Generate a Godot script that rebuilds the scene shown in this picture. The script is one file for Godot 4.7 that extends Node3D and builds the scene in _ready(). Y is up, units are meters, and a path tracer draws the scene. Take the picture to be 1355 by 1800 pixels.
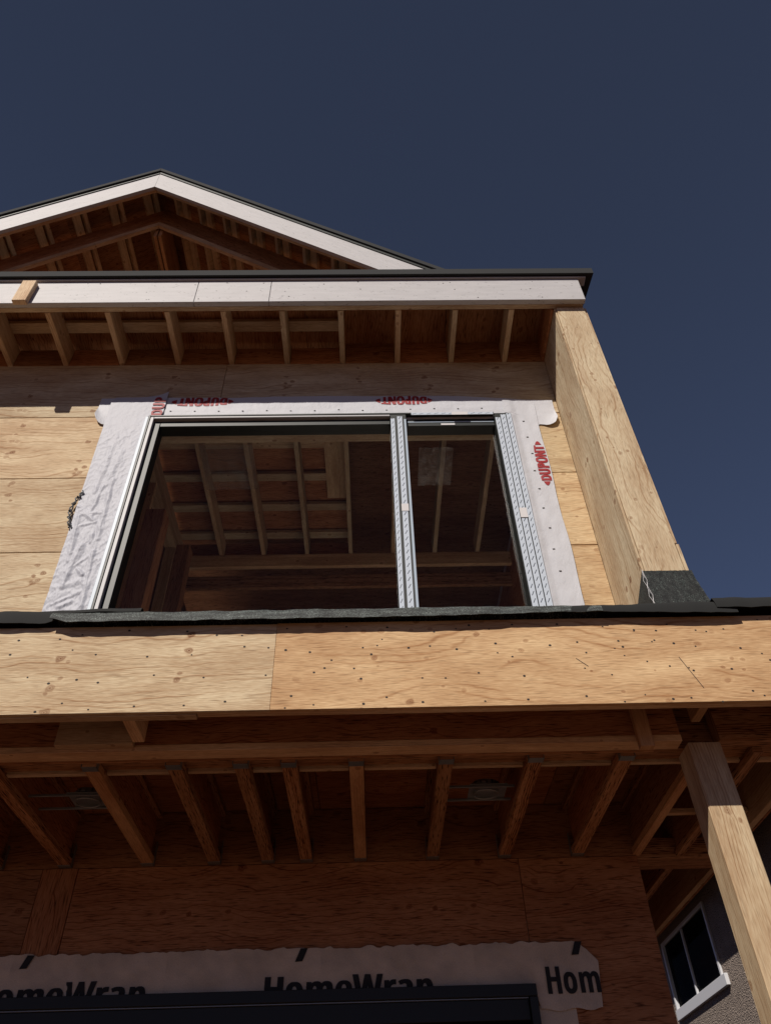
extends Node3D
# A wood framed house under construction, seen steeply from below. Metres, y up, ground at y = 0.

var rng := RandomNumberGenerator.new()
var tex := {}
var mats := {}
var names := {}
var house: Node3D

const WALL_Z := -3.31      # face of the upper wall
const LOW_Z := -4.37       # face of the lower wall
const BAND_Z := -2.74      # face of the plywood band round the porch roof
const JB := 3.036          # underside of the porch joists


func _ready() -> void:
	rng.seed = 7
	# ---------- camera, sky, sun ----------
	var cam := Camera3D.new()
	cam.name = "camera"
	cam.position = Vector3(0, 1.5, 0)
	cam.rotation_degrees = Vector3(43.943, -1.789, -1.991)
	cam.fov = 67.845
	cam.near = 0.05
	cam.far = 600.0
	add_child(cam)
	cam.current = true
	var env := Environment.new()
	env.background_mode = Environment.BG_SKY
	var sky := Sky.new()
	var sm := ProceduralSkyMaterial.new()
	sm.sky_top_color = Color(0.172, 0.205, 0.283)
	sm.sky_horizon_color = Color(0.35, 0.425, 0.59)
	sm.sky_curve = 0.34
	sm.ground_bottom_color = Color(0.2, 0.18, 0.16)
	sm.ground_horizon_color = Color(0.3, 0.28, 0.26)
	sm.sun_angle_max = 1.0
	sky.sky_material = sm
	env.sky = sky
	env.tonemap_mode = Environment.TONE_MAPPER_LINEAR
	env.tonemap_exposure = 1.0
	env.sdfgi_enabled = true
	env.ssao_enabled = true
	env.ssil_enabled = true
	var we := WorldEnvironment.new()
	we.name = "world_environment"
	we.environment = env
	add_child(we)
	var sun := DirectionalLight3D.new()
	sun.name = "sun"
	sun.light_energy = 1.45
	sun.light_color = Color(1.0, 0.965, 0.925)
	sun.light_angular_distance = 0.5
	sun.shadow_enabled = true
	add_child(sun)
	var to_sun := Vector3(-sin(deg_to_rad(27.0)), 0.99 * cos(deg_to_rad(27.0)), cos(deg_to_rad(27.0))).normalized()
	sun.look_at_from_position(to_sun * 50.0, Vector3.ZERO, Vector3.UP)

	make_textures()
	make_materials()
	build_ground()
	build_house()
	build_neighbour()
	build_wraps()
	build_membranes()
	build_small_things()


# =====================================================================
# textures: what the surfaces are made of
# =====================================================================
func fnl(seed_value: int, freq: float, octaves := 3, kind := FastNoiseLite.TYPE_SIMPLEX_SMOOTH) -> FastNoiseLite:
	var n := FastNoiseLite.new()
	n.seed = seed_value
	n.noise_type = kind
	n.frequency = freq
	n.fractal_octaves = octaves
	return n


# Wood face. w x h pixels, mx x my metres; lines per metre across the grain; knots given as [x, y, radius] in metres.
# The colours are ratios: white is the clear wood, the material's own colour gives the tone.
func wood_image(w: int, h: int, mx: float, my: float, sd: int, lines: float, warp: float, contrast: float, knots: Array, streak: float, spots: float) -> Array:
	var field := PackedFloat32Array()
	field.resize(w * h)
	var knot_dark := PackedFloat32Array()
	knot_dark.resize(w * h)
	var nkn := fnl(sd + 5, 0.09, 1)
	for k in knots:
		var r: float = k[2]
		var reach := r * 5.0
		var px := w / mx
		var py := h / my
		for j in range(int((k[1] - reach) * py), int((k[1] + reach) * py)):
			for i in range(int((k[0] - reach * 2.0) * px), int((k[0] + reach * 2.0) * px)):
				var dx: float = (i / px - k[0]) / 1.3
				var dy: float = j / py - k[1]
				var d2 := dx * dx + dy * dy
				var id := posmod(j, h) * w + posmod(i, w)
				var rough := 1.0 + 0.35 * nkn.get_noise_2d(i * 0.6 + k[0] * 90.0, j * 0.6)
				field[id] += signf(dy) * r * 0.9 * exp(-d2 / (r * r * 3.0))
				var d := sqrt(d2) / r * rough
				if d < 1.5:
					var v := clampf(1.3 - d, 0.0, 1.0) * (0.6 + 0.4 * sin(d * 12.0)) + 0.4 * exp(-pow((d - 1.0) / 0.2, 2.0))
					knot_dark[id] = maxf(knot_dark[id], v * k[3])
				elif d < 2.6 and knot_dark[id] <= 0.0:
					knot_dark[id] = minf(knot_dark[id], -0.05 * sin((d - 1.5) / 1.1 * PI))
	var nw := fnl(sd, 1.0, 2)
	var nf := fnl(sd + 1, 1.0, 2)
	var nt := fnl(sd + 2, 1.0, 3)
	var ns := fnl(sd + 3, 1.0, 1)
	var data := PackedByteArray()
	data.resize(w * h * 3)
	var hgt := PackedByteArray()
	hgt.resize(w * h)
	var tau_x := TAU / w
	for j in h:
		var y := my * j / h
		for i in w:
			var id := j * w + i
			var x := mx * i / w
			# wraps along the grain
			var cx := cos(i * tau_x) * mx / TAU
			var sx := sin(i * tau_x) * mx / TAU
			var yy := y + field[id] + warp * nw.get_noise_3d(cx * 1.0, sx * 1.0, y * 1.6) + warp * 0.12 * nw.get_noise_3d(cx * 6.0, sx * 6.0, y * 10.0)
			var ph := yy * lines
			var f := ph - floorf(ph)
			var late := exp(-pow((f - 0.5) / 0.11, 2.0)) * clampf(0.25 + 1.3 * ns.get_noise_3d(cx * 1.3, sx * 1.3, y * 6.0 + floorf(ph) * 3.7), 0.0, 1.0)
			late += 0.14 * (0.5 + 0.5 * sin(ph * 1.3))
			var fine := nf.get_noise_3d(cx * 16.0, sx * 16.0, y * 330.0)
			var tone := nt.get_noise_3d(cx * 1.5, sx * 1.5, y * 5.0)
			var st := maxf(0.0, nf.get_noise_3d(cx * 9.0 + 31.0, sx * 9.0, y * 150.0) - 0.22) * streak
			var kd := knot_dark[id]
			var dk := clampf(contrast * maxf(late, 0.0) + 0.16 * fine + 0.18 * tone + 0.08, -0.08, 0.9)
			var r8 := 0.93 * (1.0 - dk * 0.62) * (1.0 - kd * 0.52) * (1.0 - st * 0.8)
			var g8 := 0.93 * (1.0 - dk * 0.86) * (1.0 - kd * 0.70) * (1.0 - st * 0.9)
			var b8 := 0.93 * (1.0 - dk * 1.02) * (1.0 - kd * 0.78) * (1.0 - st * 0.95)
			if spots > 0.0:
				var sp := smoothstep(0.55, 0.75, nt.get_noise_3d(x * 9.0, y * 22.0, 7.7)) * spots
				r8 *= 1.0 - sp
				g8 *= 1.0 - sp
				b8 *= 1.0 - sp
			data[id * 3] = int(clampf(r8, 0.02, 1.0) * 255.0)
			data[id * 3 + 1] = int(clampf(g8, 0.02, 1.0) * 255.0)
			data[id * 3 + 2] = int(clampf(b8, 0.02, 1.0) * 255.0)
			hgt[id] = int(clampf(0.6 + 0.3 * late - 0.25 * fine - 0.4 * st - 0.2 * kd, 0.0, 1.0) * 255.0)
	var im := Image.create_from_data(w, h, false, Image.FORMAT_RGB8, data)
	var hm := Image.create_from_data(w, h, false, Image.FORMAT_L8, hgt)
	hm.convert(Image.FORMAT_RGBA8)
	hm.bump_map_to_normal_map(2.0)
	return [ImageTexture.create_from_image(im), ImageTexture.create_from_image(hm)]


func random_knots(n: int, mx: float, my: float, rmin: float, rmax: float, smin: float, smax: float) -> Array:
	var out := []
	for k in n:
		out.append([rng.randf() * mx, rng.randf() * my, rng.randf_range(rmin, rmax), rng.randf_range(smin, smax)])
	return out


func make_textures() -> void:
	var ka := []
	for c in 4:      # knots stand in upright rows on peeled veneer
		var kx := 0.25 + c * 0.5
		var n := rng.randi_range(8, 12)
		for q in n:
			ka.append([kx + rng.randf_range(-0.03, 0.03), rng.randf(), rng.randf_range(0.006, 0.013), rng.randf_range(0.35, 0.9)])
	tex.ply_a = wood_image(1024, 512, 2.0, 1.0, 11, 34.0, 0.09, 0.26, ka, 0.42, 0.0)
	tex.ply_b = wood_image(1024, 512, 2.0, 1.0, 23, 26.0, 0.12, 0.23, random_knots(90, 2.0, 1.0, 0.003, 0.010, 0.2, 0.7), 0.45, 0.0)
	tex.lumber = wood_image(1024, 256, 2.0, 0.5, 37, 75.0, 0.03, 0.30, random_knots(16, 2.0, 0.5, 0.004, 0.012, 0.4, 0.9), 0.35, 0.0)
	tex.streaked_ply = wood_image(512, 512, 1.3, 0.65, 51, 55.0, 0.12, 0.42, random_knots(9, 1.3, 0.65, 0.006, 0.016, 0.5, 0.9), 1.2, 0.2)
	tex.lvl = wood_image(512, 256, 0.8, 0.3, 67, 95.0, 0.03, 0.8, [], 2.2, 0.3)
	# black roofing felt with pale mineral granules
	var g := Image.create(512, 512, false, Image.FORMAT_RGB8)
	var gn := fnl(5, 0.02, 3)
	for j in 512:
		for i in 512:
			var b := 0.12 + 0.05 * rng.randf() + 0.03 * gn.get_noise_2d(i, j)
			var q := rng.randf()
			if q > 0.80 - 0.25 * gn.get_noise_2d(i + 900, j):
				b = rng.randf_range(0.22, 0.85)
			g.set_pixel(i, j, Color(b * 0.93, b * 1.0, b * 0.97))
	tex.granules = ImageTexture.create_from_image(g)
	# primed board: off-white with dings, scuffs and filled nail holes
	var p := Image.create(1024, 256, false, Image.FORMAT_RGB8)
	var pn := fnl(9, 0.012, 3)
	var pf := fnl(10, 0.25, 2)
	for j in 256:
		for i in 1024:
			var v := 0.94 + 0.035 * pn.get_noise_2d(i * 0.5, j * 3.0) + 0.02 * pf.get_noise_2d(i * 0.3, j * 2.0)
			var scuff := smoothstep(0.42, 0.62, pn.get_noise_2d(i * 1.7 + 400.0, j * 5.0)) * smoothstep(0.1, 0.4, pf.get_noise_2d(i * 0.35, j * 0.9))
			v -= 0.35 * scuff
			p.set_pixel(i, j, Color(v, v * 0.99, v * 0.975))
	for k in 46:
		var cx := rng.randi_range(4, 1018)
		var cy := rng.randi_range(6, 248)
		var ln := rng.randi_range(2, 14)
		var sl := rng.randf_range(-0.9, 0.9)
		for q in ln:
			p.set_pixel(clampi(cx + q, 0, 1023), clampi(int(cy + q * sl), 0, 255), Color(0.5, 0.46, 0.42))
	tex.primer = ImageTexture.create_from_image(p)
	# protective film with slanting blue-black print
	var f := Image.create(64, 128, false, Image.FORMAT_RGB8)
	for j in 128:
		for i in 64:
			var on := false
			for q in [0.0, 64.0]:
				var t := fposmod(j - q, 128.0)
				if t > 6.0 and t < 44.0 and absf((i - 18.0) - (t - 6.0) * 0.72) < 4.2:
					on = true
			var v := 0.96 + 0.03 * rng.randf()
			f.set_pixel(i, j, Color(0.20, 0.22, 0.27) if on else Color(v, v, v))
	tex.film = ImageTexture.create_from_image(f)
	# stucco: sand grain in two tones
	var s := Image.create(512, 512, false, Image.FORMAT_RGB8)
	var s1 := fnl(31, 0.22, 2)
	var s2 := fnl(32, 0.01, 3)
	for j in 512:
		for i in 512:
			var v := 0.72 + 0.30 * s1.get_noise_2d(i, j) + 0.05 * s2.get_noise_2d(i, j) + 0.08 * (rng.randf() - 0.5)
			s.set_pixel(i, j, Color(v, v * 0.97, v * 0.94))
	tex.stucco = ImageTexture.create_from_image(s)
	var sh := NoiseTexture2D.new()
	sh.width = 512
	sh.height = 512
	sh.seamless = true
	sh.as_normal_map = true
	sh.bump_strength = 10.0
	sh.noise = fnl(33, 0.12, 2)
	tex.stucco_n = sh
	# crumpled sheet relief
	var cr := NoiseTexture2D.new()
	cr.width = 512
	cr.height = 512
	cr.seamless = true
	cr.as_normal_map = true
	cr.bump_strength = 6.0
	var cn := fnl(41, 0.009, 4, FastNoiseLite.TYPE_CELLULAR)
	cn.cellular_return_type = FastNoiseLite.RETURN_DISTANCE2_SUB
	cn.fractal_type = FastNoiseLite.FRACTAL_FBM
	cn.domain_warp_enabled = true
	cn.domain_warp_amplitude = 40.0
	cr.noise = cn
	tex.crumple = cr
	# bare soil
	var d := Image.create(512, 512, false, Image.FORMAT_RGB8)
	var d1 := fnl(71, 0.03, 5)
	for j in 512:
		for i in 512:
			var v := 0.8 + 0.25 * d1.get_noise_2d(i, j) + 0.1 * (rng.randf() - 0.5)
			d.set_pixel(i, j, Color(v, v * 0.97, v * 0.93))
	tex.soil = ImageTexture.create_from_image(d)
	# fibres of the house wrap
	var kp := Image.create(512, 512, false, Image.FORMAT_RGB8)
	var k1 := fnl(81, 0.006, 4)
	var k2 := fnl(82, 0.3, 2)
	for j in 512:
		for i in 512:
			var v := 0.88 + 0.10 * k1.get_noise_2d(i, j) + 0.06 * k2.get_noise_2d(i, j * 0.5)
			kp.set_pixel(i, j, Color(v, v, v))
	tex.tinted_wrap = ImageTexture.create_from_image(kp)


func lin(r: float, g: float, b: float) -> Color:
	return Color(r, g, b).linear_to_srgb()


func wood(key: String, t: String, size: Vector2, c: Color, rough := 0.75, bump := 0.5, variants := 3, spread := 0.10) -> void:
	mats[key] = []
	for v in variants:
		var m := StandardMaterial3D.new()
		m.albedo_texture = tex[t][0]
		m.normal_enabled = true
		m.normal_texture = tex[t][1]
		m.normal_scale = bump
		var k := 1.0 + spread * (float(v) / maxf(1.0, variants - 1) - 0.5) * 2.0
		m.albedo_color = lin(c.r * k, c.g * k * (1.0 - 0.03 * v), c.b * k * (1.0 - 0.05 * v))
		m.roughness = rough
		m.metallic_specular = 0.3
		m.uv1_scale = Vector3(1.0 / size.x, 1.0 / size.y, 1.0)
		mats[key].append(m)


func flat(key: String, c: Color, rough := 0.6, metal := 0.0) -> StandardMaterial3D:
	var m := StandardMaterial3D.new()
	m.albedo_color = lin(c.r, c.g, c.b)
	m.roughness = rough
	m.metallic = metal
	mats[key] = [m]
	return m


func make_materials() -> void:
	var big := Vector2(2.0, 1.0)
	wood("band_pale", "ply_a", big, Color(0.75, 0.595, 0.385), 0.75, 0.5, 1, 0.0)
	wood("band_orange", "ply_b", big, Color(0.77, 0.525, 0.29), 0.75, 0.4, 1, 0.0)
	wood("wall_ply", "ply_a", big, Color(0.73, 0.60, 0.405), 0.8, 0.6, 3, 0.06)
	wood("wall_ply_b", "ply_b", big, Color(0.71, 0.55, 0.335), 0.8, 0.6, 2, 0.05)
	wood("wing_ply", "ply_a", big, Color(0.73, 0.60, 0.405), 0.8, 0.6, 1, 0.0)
	wood("wing_board", "ply_b", big, Color(0.73, 0.60, 0.405), 0.75, 0.4, 1, 0.0)
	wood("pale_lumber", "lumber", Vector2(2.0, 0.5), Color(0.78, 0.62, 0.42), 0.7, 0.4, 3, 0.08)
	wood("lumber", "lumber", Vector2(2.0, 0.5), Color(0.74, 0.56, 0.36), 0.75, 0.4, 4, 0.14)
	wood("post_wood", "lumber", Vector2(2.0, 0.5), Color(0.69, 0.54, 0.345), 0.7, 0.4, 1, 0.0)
	wood("red_lumber", "lumber", Vector2(2.0, 0.5), Color(0.60, 0.38, 0.21), 0.8, 0.4, 4, 0.2)  # a redder brown tone of the same lumber grain
	wood("red_ply", "streaked_ply", Vector2(1.3, 0.65), Color(0.51, 0.255, 0.125), 0.8, 0.5, 4, 0.18)  # red-brown plywood tone for porch, eave, room and gable
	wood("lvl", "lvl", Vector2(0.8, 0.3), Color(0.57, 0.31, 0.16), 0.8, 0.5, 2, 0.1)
	var pm := StandardMaterial3D.new()
	pm.albedo_texture = tex.primer
	pm.albedo_color = lin(0.55, 0.545, 0.57)
	pm.roughness = 0.6
	pm.uv1_scale = Vector3(0.55, 2.2, 1)
	mats.primer = [pm]
	flat("felt", Color(0.009, 0.0095, 0.009), 0.9)
	flat("shingle", Color(0.022, 0.023, 0.024), 0.9)
	var gm := StandardMaterial3D.new()
	gm.albedo_texture = tex.granules
	gm.albedo_color = Color(1, 1, 1)
	gm.roughness = 0.75
	gm.uv1_scale = Vector3(0.7, 0.7, 1)
	mats.granules = [gm]
	var gd := gm.duplicate()
	gd.albedo_color = Color(0.55, 0.57, 0.56)
	mats.dark_granules = [gd]
	flat("bounce_floor", Color(0.72, 0.69, 0.64), 0.9)  # unseen floor tone, made pale to bounce more sun into the room
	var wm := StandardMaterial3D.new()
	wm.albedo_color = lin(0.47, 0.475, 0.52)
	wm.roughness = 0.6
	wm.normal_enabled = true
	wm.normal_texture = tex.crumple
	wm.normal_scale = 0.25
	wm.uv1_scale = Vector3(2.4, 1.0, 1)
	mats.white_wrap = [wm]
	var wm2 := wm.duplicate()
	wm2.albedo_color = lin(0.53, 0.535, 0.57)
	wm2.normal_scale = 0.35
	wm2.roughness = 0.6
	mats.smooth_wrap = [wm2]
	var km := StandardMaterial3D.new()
	km.albedo_texture = tex.tinted_wrap
	km.albedo_color = lin(0.86, 0.74, 0.58)  # white wrap; the tan of warm bounce light is put into its colour
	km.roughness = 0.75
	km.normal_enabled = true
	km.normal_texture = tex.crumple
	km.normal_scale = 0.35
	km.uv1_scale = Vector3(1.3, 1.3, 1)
	mats.tinted_wrap = [km]
	flat("red_ink", Color(0.30, 0.012, 0.016), 0.6)
	flat("black_ink", Color(0.012, 0.012, 0.013), 0.7)
	flat("frame", Color(0.010, 0.013, 0.012), 0.5)
	flat("bead", Color(0.42, 0.41, 0.42), 0.5)
	flat("steel", Color(0.30, 0.32, 0.33), 0.5, 0.8)
	flat("paper_label", Color(0.62, 0.60, 0.60), 0.7)
	flat("nail", Color(0.025, 0.018, 0.015), 0.8)
	flat("cord", Color(0.10, 0.11, 0.12), 0.6)
	var fm := StandardMaterial3D.new()
	fm.albedo_texture = tex.film
	fm.albedo_color = lin(0.56, 0.62, 0.70)
	fm.roughness = 0.35
	fm.uv1_scale = Vector3(1.0, 1.0, 1)
	mats.film = [fm]
	flat("plain_film", Color(0.36, 0.43, 0.51), 0.45)
	var gl := StandardMaterial3D.new()
	gl.albedo_color = Color(0.02, 0.03, 0.03, 0.03)
	gl.metallic_specular = 0.25
	gl.transparency = BaseMaterial3D.TRANSPARENCY_ALPHA
	gl.roughness = 0.0
	mats.glass = [gl]
	var dg := StandardMaterial3D.new()
	dg.albedo_color = Color(0.03, 0.035, 0.04, 0.55)
	dg.transparency = BaseMaterial3D.TRANSPARENCY_ALPHA
	dg.roughness = 0.05
	dg.metallic_specular = 0.04
	mats.dark_glass = [dg]
	var pl := StandardMaterial3D.new()
	pl.albedo_color = Color(0.8, 0.78, 0.74, 0.07)
	pl.transparency = BaseMaterial3D.TRANSPARENCY_ALPHA
	pl.roughness = 0.25
	pl.normal_enabled = true
	pl.normal_texture = tex.crumple
	pl.uv1_scale = Vector3(4, 4, 1)
	mats.plastic = [pl]
	var st := StandardMaterial3D.new()
	st.albedo_texture = tex.stucco
	st.albedo_color = lin(0.60, 0.52, 0.47)
	st.normal_enabled = true
	st.normal_texture = tex.stucco_n
	st.normal_scale = 1.0
	st.roughness = 0.95
	st.uv1_triplanar = true
	st.uv1_world_triplanar = true
	st.uv1_scale = Vector3(0.55, 0.55, 0.55)
	mats.stucco = [st]
	flat("white_trim", Color(0.62, 0.63, 0.66), 0.5)
	var so := StandardMaterial3D.new()
	so.albedo_texture = tex.soil
	so.albedo_color = lin(0.14, 0.066, 0.034)  # unseen ground, reddened so the light it bounces up turns warm
	so.roughness = 0.95
	so.uv1_scale = Vector3(120, 120, 1)
	mats.soil = [so]


func mat(key: String) -> Material:
	var a: Array = mats[key]
	return a[rng.randi() % a.size()]


# =====================================================================
# nodes and meshes
# =====================================================================
func numbered(called: String) -> String:
	if not names.has(called):
		names[called] = 0
		return called
	names[called] += 1
	return "%s_%03d" % [called, names[called]]


func thing(called: String, label: String, category: String, at := Vector3.ZERO, group := "") -> Node3D:
	var o := Node3D.new()
	o.name = numbered(called)
	o.position = at
	add_child(o)
	tag(o, label, category, group)
	return o


func tag(o: Node, label: String, category: String, group := "") -> void:
	o.set_meta("label", label)
	o.set_meta("category", category)
	if group != "":
		o.set_meta("group", group)


func part(parent: Node3D, called: String) -> Node3D:
	var o := Node3D.new()
	o.name = called
	parent.add_child(o, true)
	return o


class Shape:
	var v := PackedVector3Array()
	var n := PackedVector3Array()
	var t := PackedVector2Array()

	func tri(a: Vector3, b: Vector3, c: Vector3, ua: Vector2, ub: Vector2, uc: Vector2) -> void:
		var nn := (c - a).cross(b - a)
		if nn.length_squared() < 1e-18:
			return
		nn = nn.normalized()
		v.append(a); v.append(b); v.append(c)
		n.append(nn); n.append(nn); n.append(nn)
		t.append(ua); t.append(ub); t.append(uc)

	func smooth_tri(a: Vector3, b: Vector3, c: Vector3, na: Vector3, nb: Vector3, nc: Vector3, ua: Vector2, ub: Vector2, uc: Vector2) -> void:
		v.append(a); v.append(b); v.append(c)
		n.append(na); n.append(nb); n.append(nc)
		t.append(ua); t.append(ub); t.append(uc)

	# a face turned so that it points away from the middle
	func face(p: Array, mid: Vector3, uv: Callable) -> void:
		for k in range(1, p.size() - 1):
			var a: Vector3 = p[0]
			var b: Vector3 = p[k]
			var c: Vector3 = p[k + 1]
			var nn := (c - a).cross(b - a)
			var away := (a + b + c) / 3.0 - mid
			if nn.dot(away) < 0.0:
				var q := b
				b = c
				c = q
				nn = -nn
			tri(a, b, c, uv.call(a, nn), uv.call(b, nn), uv.call(c, nn))

	# a box with chamfered edges; g is the axis that the grain runs along
	func box(lo: Vector3, hi: Vector3, g: int, ch: float, off: Vector2, xf := Transform3D.IDENTITY) -> void:
		var mid := (lo + hi) * 0.5
		var h := (hi - lo) * 0.5
		var c := minf(ch, minf(h.x, minf(h.y, h.z)) * 0.4)
		var a1 := (g + 1) % 3
		var a2 := (g + 2) % 3
		var inv := xf.affine_inverse()
		var uv := func(p: Vector3, nn: Vector3) -> Vector2:
			var q: Vector3 = inv * p
			var m: Vector3 = (inv.basis * nn).abs()
			if m[g] > m[a1] and m[g] > m[a2]:
				return Vector2(q[a1], q[a2]) * Vector2(0.3, 1.0) + off
			return Vector2(q[g], q[a1] + q[a2]) + off
		var m3: Vector3 = xf * mid
		for ax in 3:
			var b := (ax + 1) % 3
			var d := (ax + 2) % 3
			for s in [-1.0, 1.0]:
				var pts := []
				for k in [[-1, -1], [1, -1], [1, 1], [-1, 1]]:
					var p := mid
					p[ax] += s * h[ax]
					p[b] += k[0] * (h[b] - c)
					p[d] += k[1] * (h[d] - c)
					pts.append(xf * p)
				face(pts, m3, uv)
		for ax in 3:      # edges along ax
			var b := (ax + 1) % 3
			var d := (ax + 2) % 3
			for sb in [-1.0, 1.0]:
				for sd in [-1.0, 1.0]:
					var pts := []
					for k in [[-1, 0], [1, 0], [1, 1], [-1, 1]]:
						var p := mid
						p[ax] += k[0] * (h[ax] - c)
						p[b] += sb * (h[b] - (c if k[1] == 0 else 0.0))
						p[d] += sd * (h[d] - (0.0 if k[1] == 0 else c))
						pts.append(xf * p)
					face(pts, m3, uv)
		for sx in [-1.0, 1.0]:
			for sy in [-1.0, 1.0]:
				for sz in [-1.0, 1.0]:
					var s := Vector3(sx, sy, sz)
					var pts := []
					for ax in 3:
						var p := mid
						for q in 3:
							p[q] += s[q] * (h[q] - (0.0 if q == ax else c))
						pts.append(xf * p)
					face(pts, m3, uv)

	# a flat polygon (convex, in x and y) given thickness in z
	func prism(poly: Array, z0: float, z1: float, along: Vector2, off: Vector2) -> void:
		var mid := Vector3.ZERO
		for p in poly:
			mid += Vector3(p.x, p.y, (z0 + z1) * 0.5) / poly.size()
		var across := Vector2(-along.y, along.x)
		var uv := func(p: Vector3, nn: Vector3) -> Vector2:
			var q := Vector2(p.x, p.y)
			return Vector2(q.dot(along), q.dot(across) + p.z) + off
		for z in [z0, z1]:
			face(poly.map(func(p): return Vector3(p.x, p.y, z)), mid, uv)
		for k in poly.size():
			var a: Vector2 = poly[k]
			var b: Vector2 = poly[(k + 1) % poly.size()]
			face([Vector3(a.x, a.y, z0), Vector3(b.x, b.y, z0), Vector3(b.x, b.y, z1), Vector3(a.x, a.y, z1)], mid, uv)

	# a thin sheet over a grid of points, closed by a back and a rim
	func sheet(f: Callable, nu: int, nv: int, thick: Vector3, uvs: Vector2) -> void:
		var pts := []
		for j in nv + 1:
			for i in nu + 1:
				pts.append(f.call(float(i) / nu, float(j) / nv))
		var nor := []
		for j in nv + 1:
			for i in nu + 1:
				var a: Vector3 = pts[j * (nu + 1) + maxi(i - 1, 0)]
				var b: Vector3 = pts[j * (nu + 1) + mini(i + 1, nu)]
				var c: Vector3 = pts[maxi(j - 1, 0) * (nu + 1) + i]
				var d: Vector3 = pts[mini(j + 1, nv) * (nu + 1) + i]
				var nn := (b - a).cross(d - c)
				nn = nn.normalized() if nn.length_squared() > 1e-16 else -thick.normalized()
				if nn.dot(thick) > 0.0:
					nn = -nn
				nor.append(nn)
		var put := func(ids: Array, back: bool) -> void:
			var p := []
			var q := []
			var w := []
			for id in ids:
				p.append(pts[id] + (thick if back else Vector3.ZERO))
				q.append(-nor[id] if back else nor[id])
				w.append(Vector2(float(id % (nu + 1)) / nu * uvs.x, float(id / (nu + 1)) / nv * uvs.y))
			var turn: Vector3 = (p[2] - p[0]).cross(p[1] - p[0])
			if turn.dot(q[0]) >= 0.0:
				smooth_tri(p[0], p[1], p[2], q[0], q[1], q[2], w[0], w[1], w[2])
			else:
				smooth_tri(p[0], p[2], p[1], q[0], q[2], q[1], w[0], w[2], w[1])
		for j in nv:
			for i in nu:
				var k := j * (nu + 1) + i
				for back in [false, true]:
					put.call([k, k + 1, k + nu + 2], back)
					put.call([k, k + nu + 2, k + nu + 1], back)
		var ring := []
		for i in nu: ring.append([i, i + 1])
		for i in nu: ring.append([nv * (nu + 1) + i, nv * (nu + 1) + i + 1])
		for j in nv: ring.append([j * (nu + 1), (j + 1) * (nu + 1)])
		for j in nv: ring.append([j * (nu + 1) + nu, (j + 1) * (nu + 1) + nu])
		var mid: Vector3 = pts[(nv / 2) * (nu + 1) + nu / 2]
		for e in ring:
			var a: Vector3 = pts[e[0]]
			var b: Vector3 = pts[e[1]]
			var zero := func(_p: Vector3, _n: Vector3) -> Vector2: return Vector2.ZERO
			face([a, b, b + thick, a + thick], mid, zero)

	func tube(path: Array, r: float, sides := 6) -> void:
		for k in path.size() - 1:
			var a: Vector3 = path[k]
			var b: Vector3 = path[k + 1]
			var d := (b - a).normalized()
			var s := d.cross(Vector3(0.31, 0.9, 0.2)).normalized()
			var u := s.cross(d)
			for q in sides:
				var c0 := TAU * q / sides
				var c1 := TAU * (q + 1) / sides
				var n0 := s * cos(c0) + u * sin(c0)
				var n1 := s * cos(c1) + u * sin(c1)
				var mid := (a + b) * 0.5
				var zero := func(_p: Vector3, _n: Vector3) -> Vector2: return Vector2.ZERO
				face([a + n0 * r, b + n0 * r, b + n1 * r, a + n1 * r], mid, zero)

	func commit() -> ArrayMesh:
		var arr := []
		arr.resize(Mesh.ARRAY_MAX)
		arr[Mesh.ARRAY_VERTEX] = v
		arr[Mesh.ARRAY_NORMAL] = n
		arr[Mesh.ARRAY_TEX_UV] = t
		var m := ArrayMesh.new()
		m.add_surface_from_arrays(Mesh.PRIMITIVE_TRIANGLES, arr)
		# tangents for the relief maps
		var st := SurfaceTool.new()
		st.create_from(m, 0)
		st.generate_tangents()
		return st.commit()


func put(shape: Shape, called: String, material: Material, parent: Node3D, at := Vector3.ZERO) -> MeshInstance3D:
	var o := MeshInstance3D.new()
	o.name = called
	o.mesh = shape.commit()
	o.material_override = material
	o.position = at
	parent.add_child(o, true)
	return o


func offset() -> Vector2:
	return Vector2(rng.randf() * 2.0, rng.randf() * 2.0)


# one sawn piece, given by its bounds
func piece(parent: Node3D, called: String, key: String, g: int, x0: float, x1: float, y0: float, y1: float, z0: float, z1: float, ch := 0.002) -> MeshInstance3D:
	var lo := Vector3(minf(x0, x1), minf(y0, y1), minf(z0, z1))
	var hi := Vector3(maxf(x0, x1), maxf(y0, y1), maxf(z0, z1))
	var c := (lo + hi) * 0.5
	var s := Shape.new()
	s.box(lo - c, hi - c, g, ch, offset())
	return put(s, called, mat(key), parent, c)


# several boxes that make one piece; each entry [x0, x1, y0, y1, z0, z1]
func joined(parent: Node3D, called: String, key: String, g: int, boxes: Array, ch := 0.001) -> MeshInstance3D:
	var s := Shape.new()
	var off := offset()
	var b0: Array = boxes[0]
	var c := Vector3((b0[0] + b0[1]) * 0.5, (b0[2] + b0[3]) * 0.5, (b0[4] + b0[5]) * 0.5)
	for b in boxes:
		s.box(Vector3(minf(b[0], b[1]), minf(b[2], b[3]), minf(b[4], b[5])) - c, Vector3(maxf(b[0], b[1]), maxf(b[2], b[3]), maxf(b[4], b[5])) - c, g, ch, off)
	return put(s, called, mat(key), parent, c)


func prism_piece(parent: Node3D, called: String, key: String, poly: Array, z0: float, z1: float, along: Vector2) -> MeshInstance3D:
	var s := Shape.new()
	s.prism(poly, z0, z1, along, offset())
	return put(s, called, mat(key), parent)


func structure(o: Node) -> void:
	o.set_meta("kind", "structure")


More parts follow.
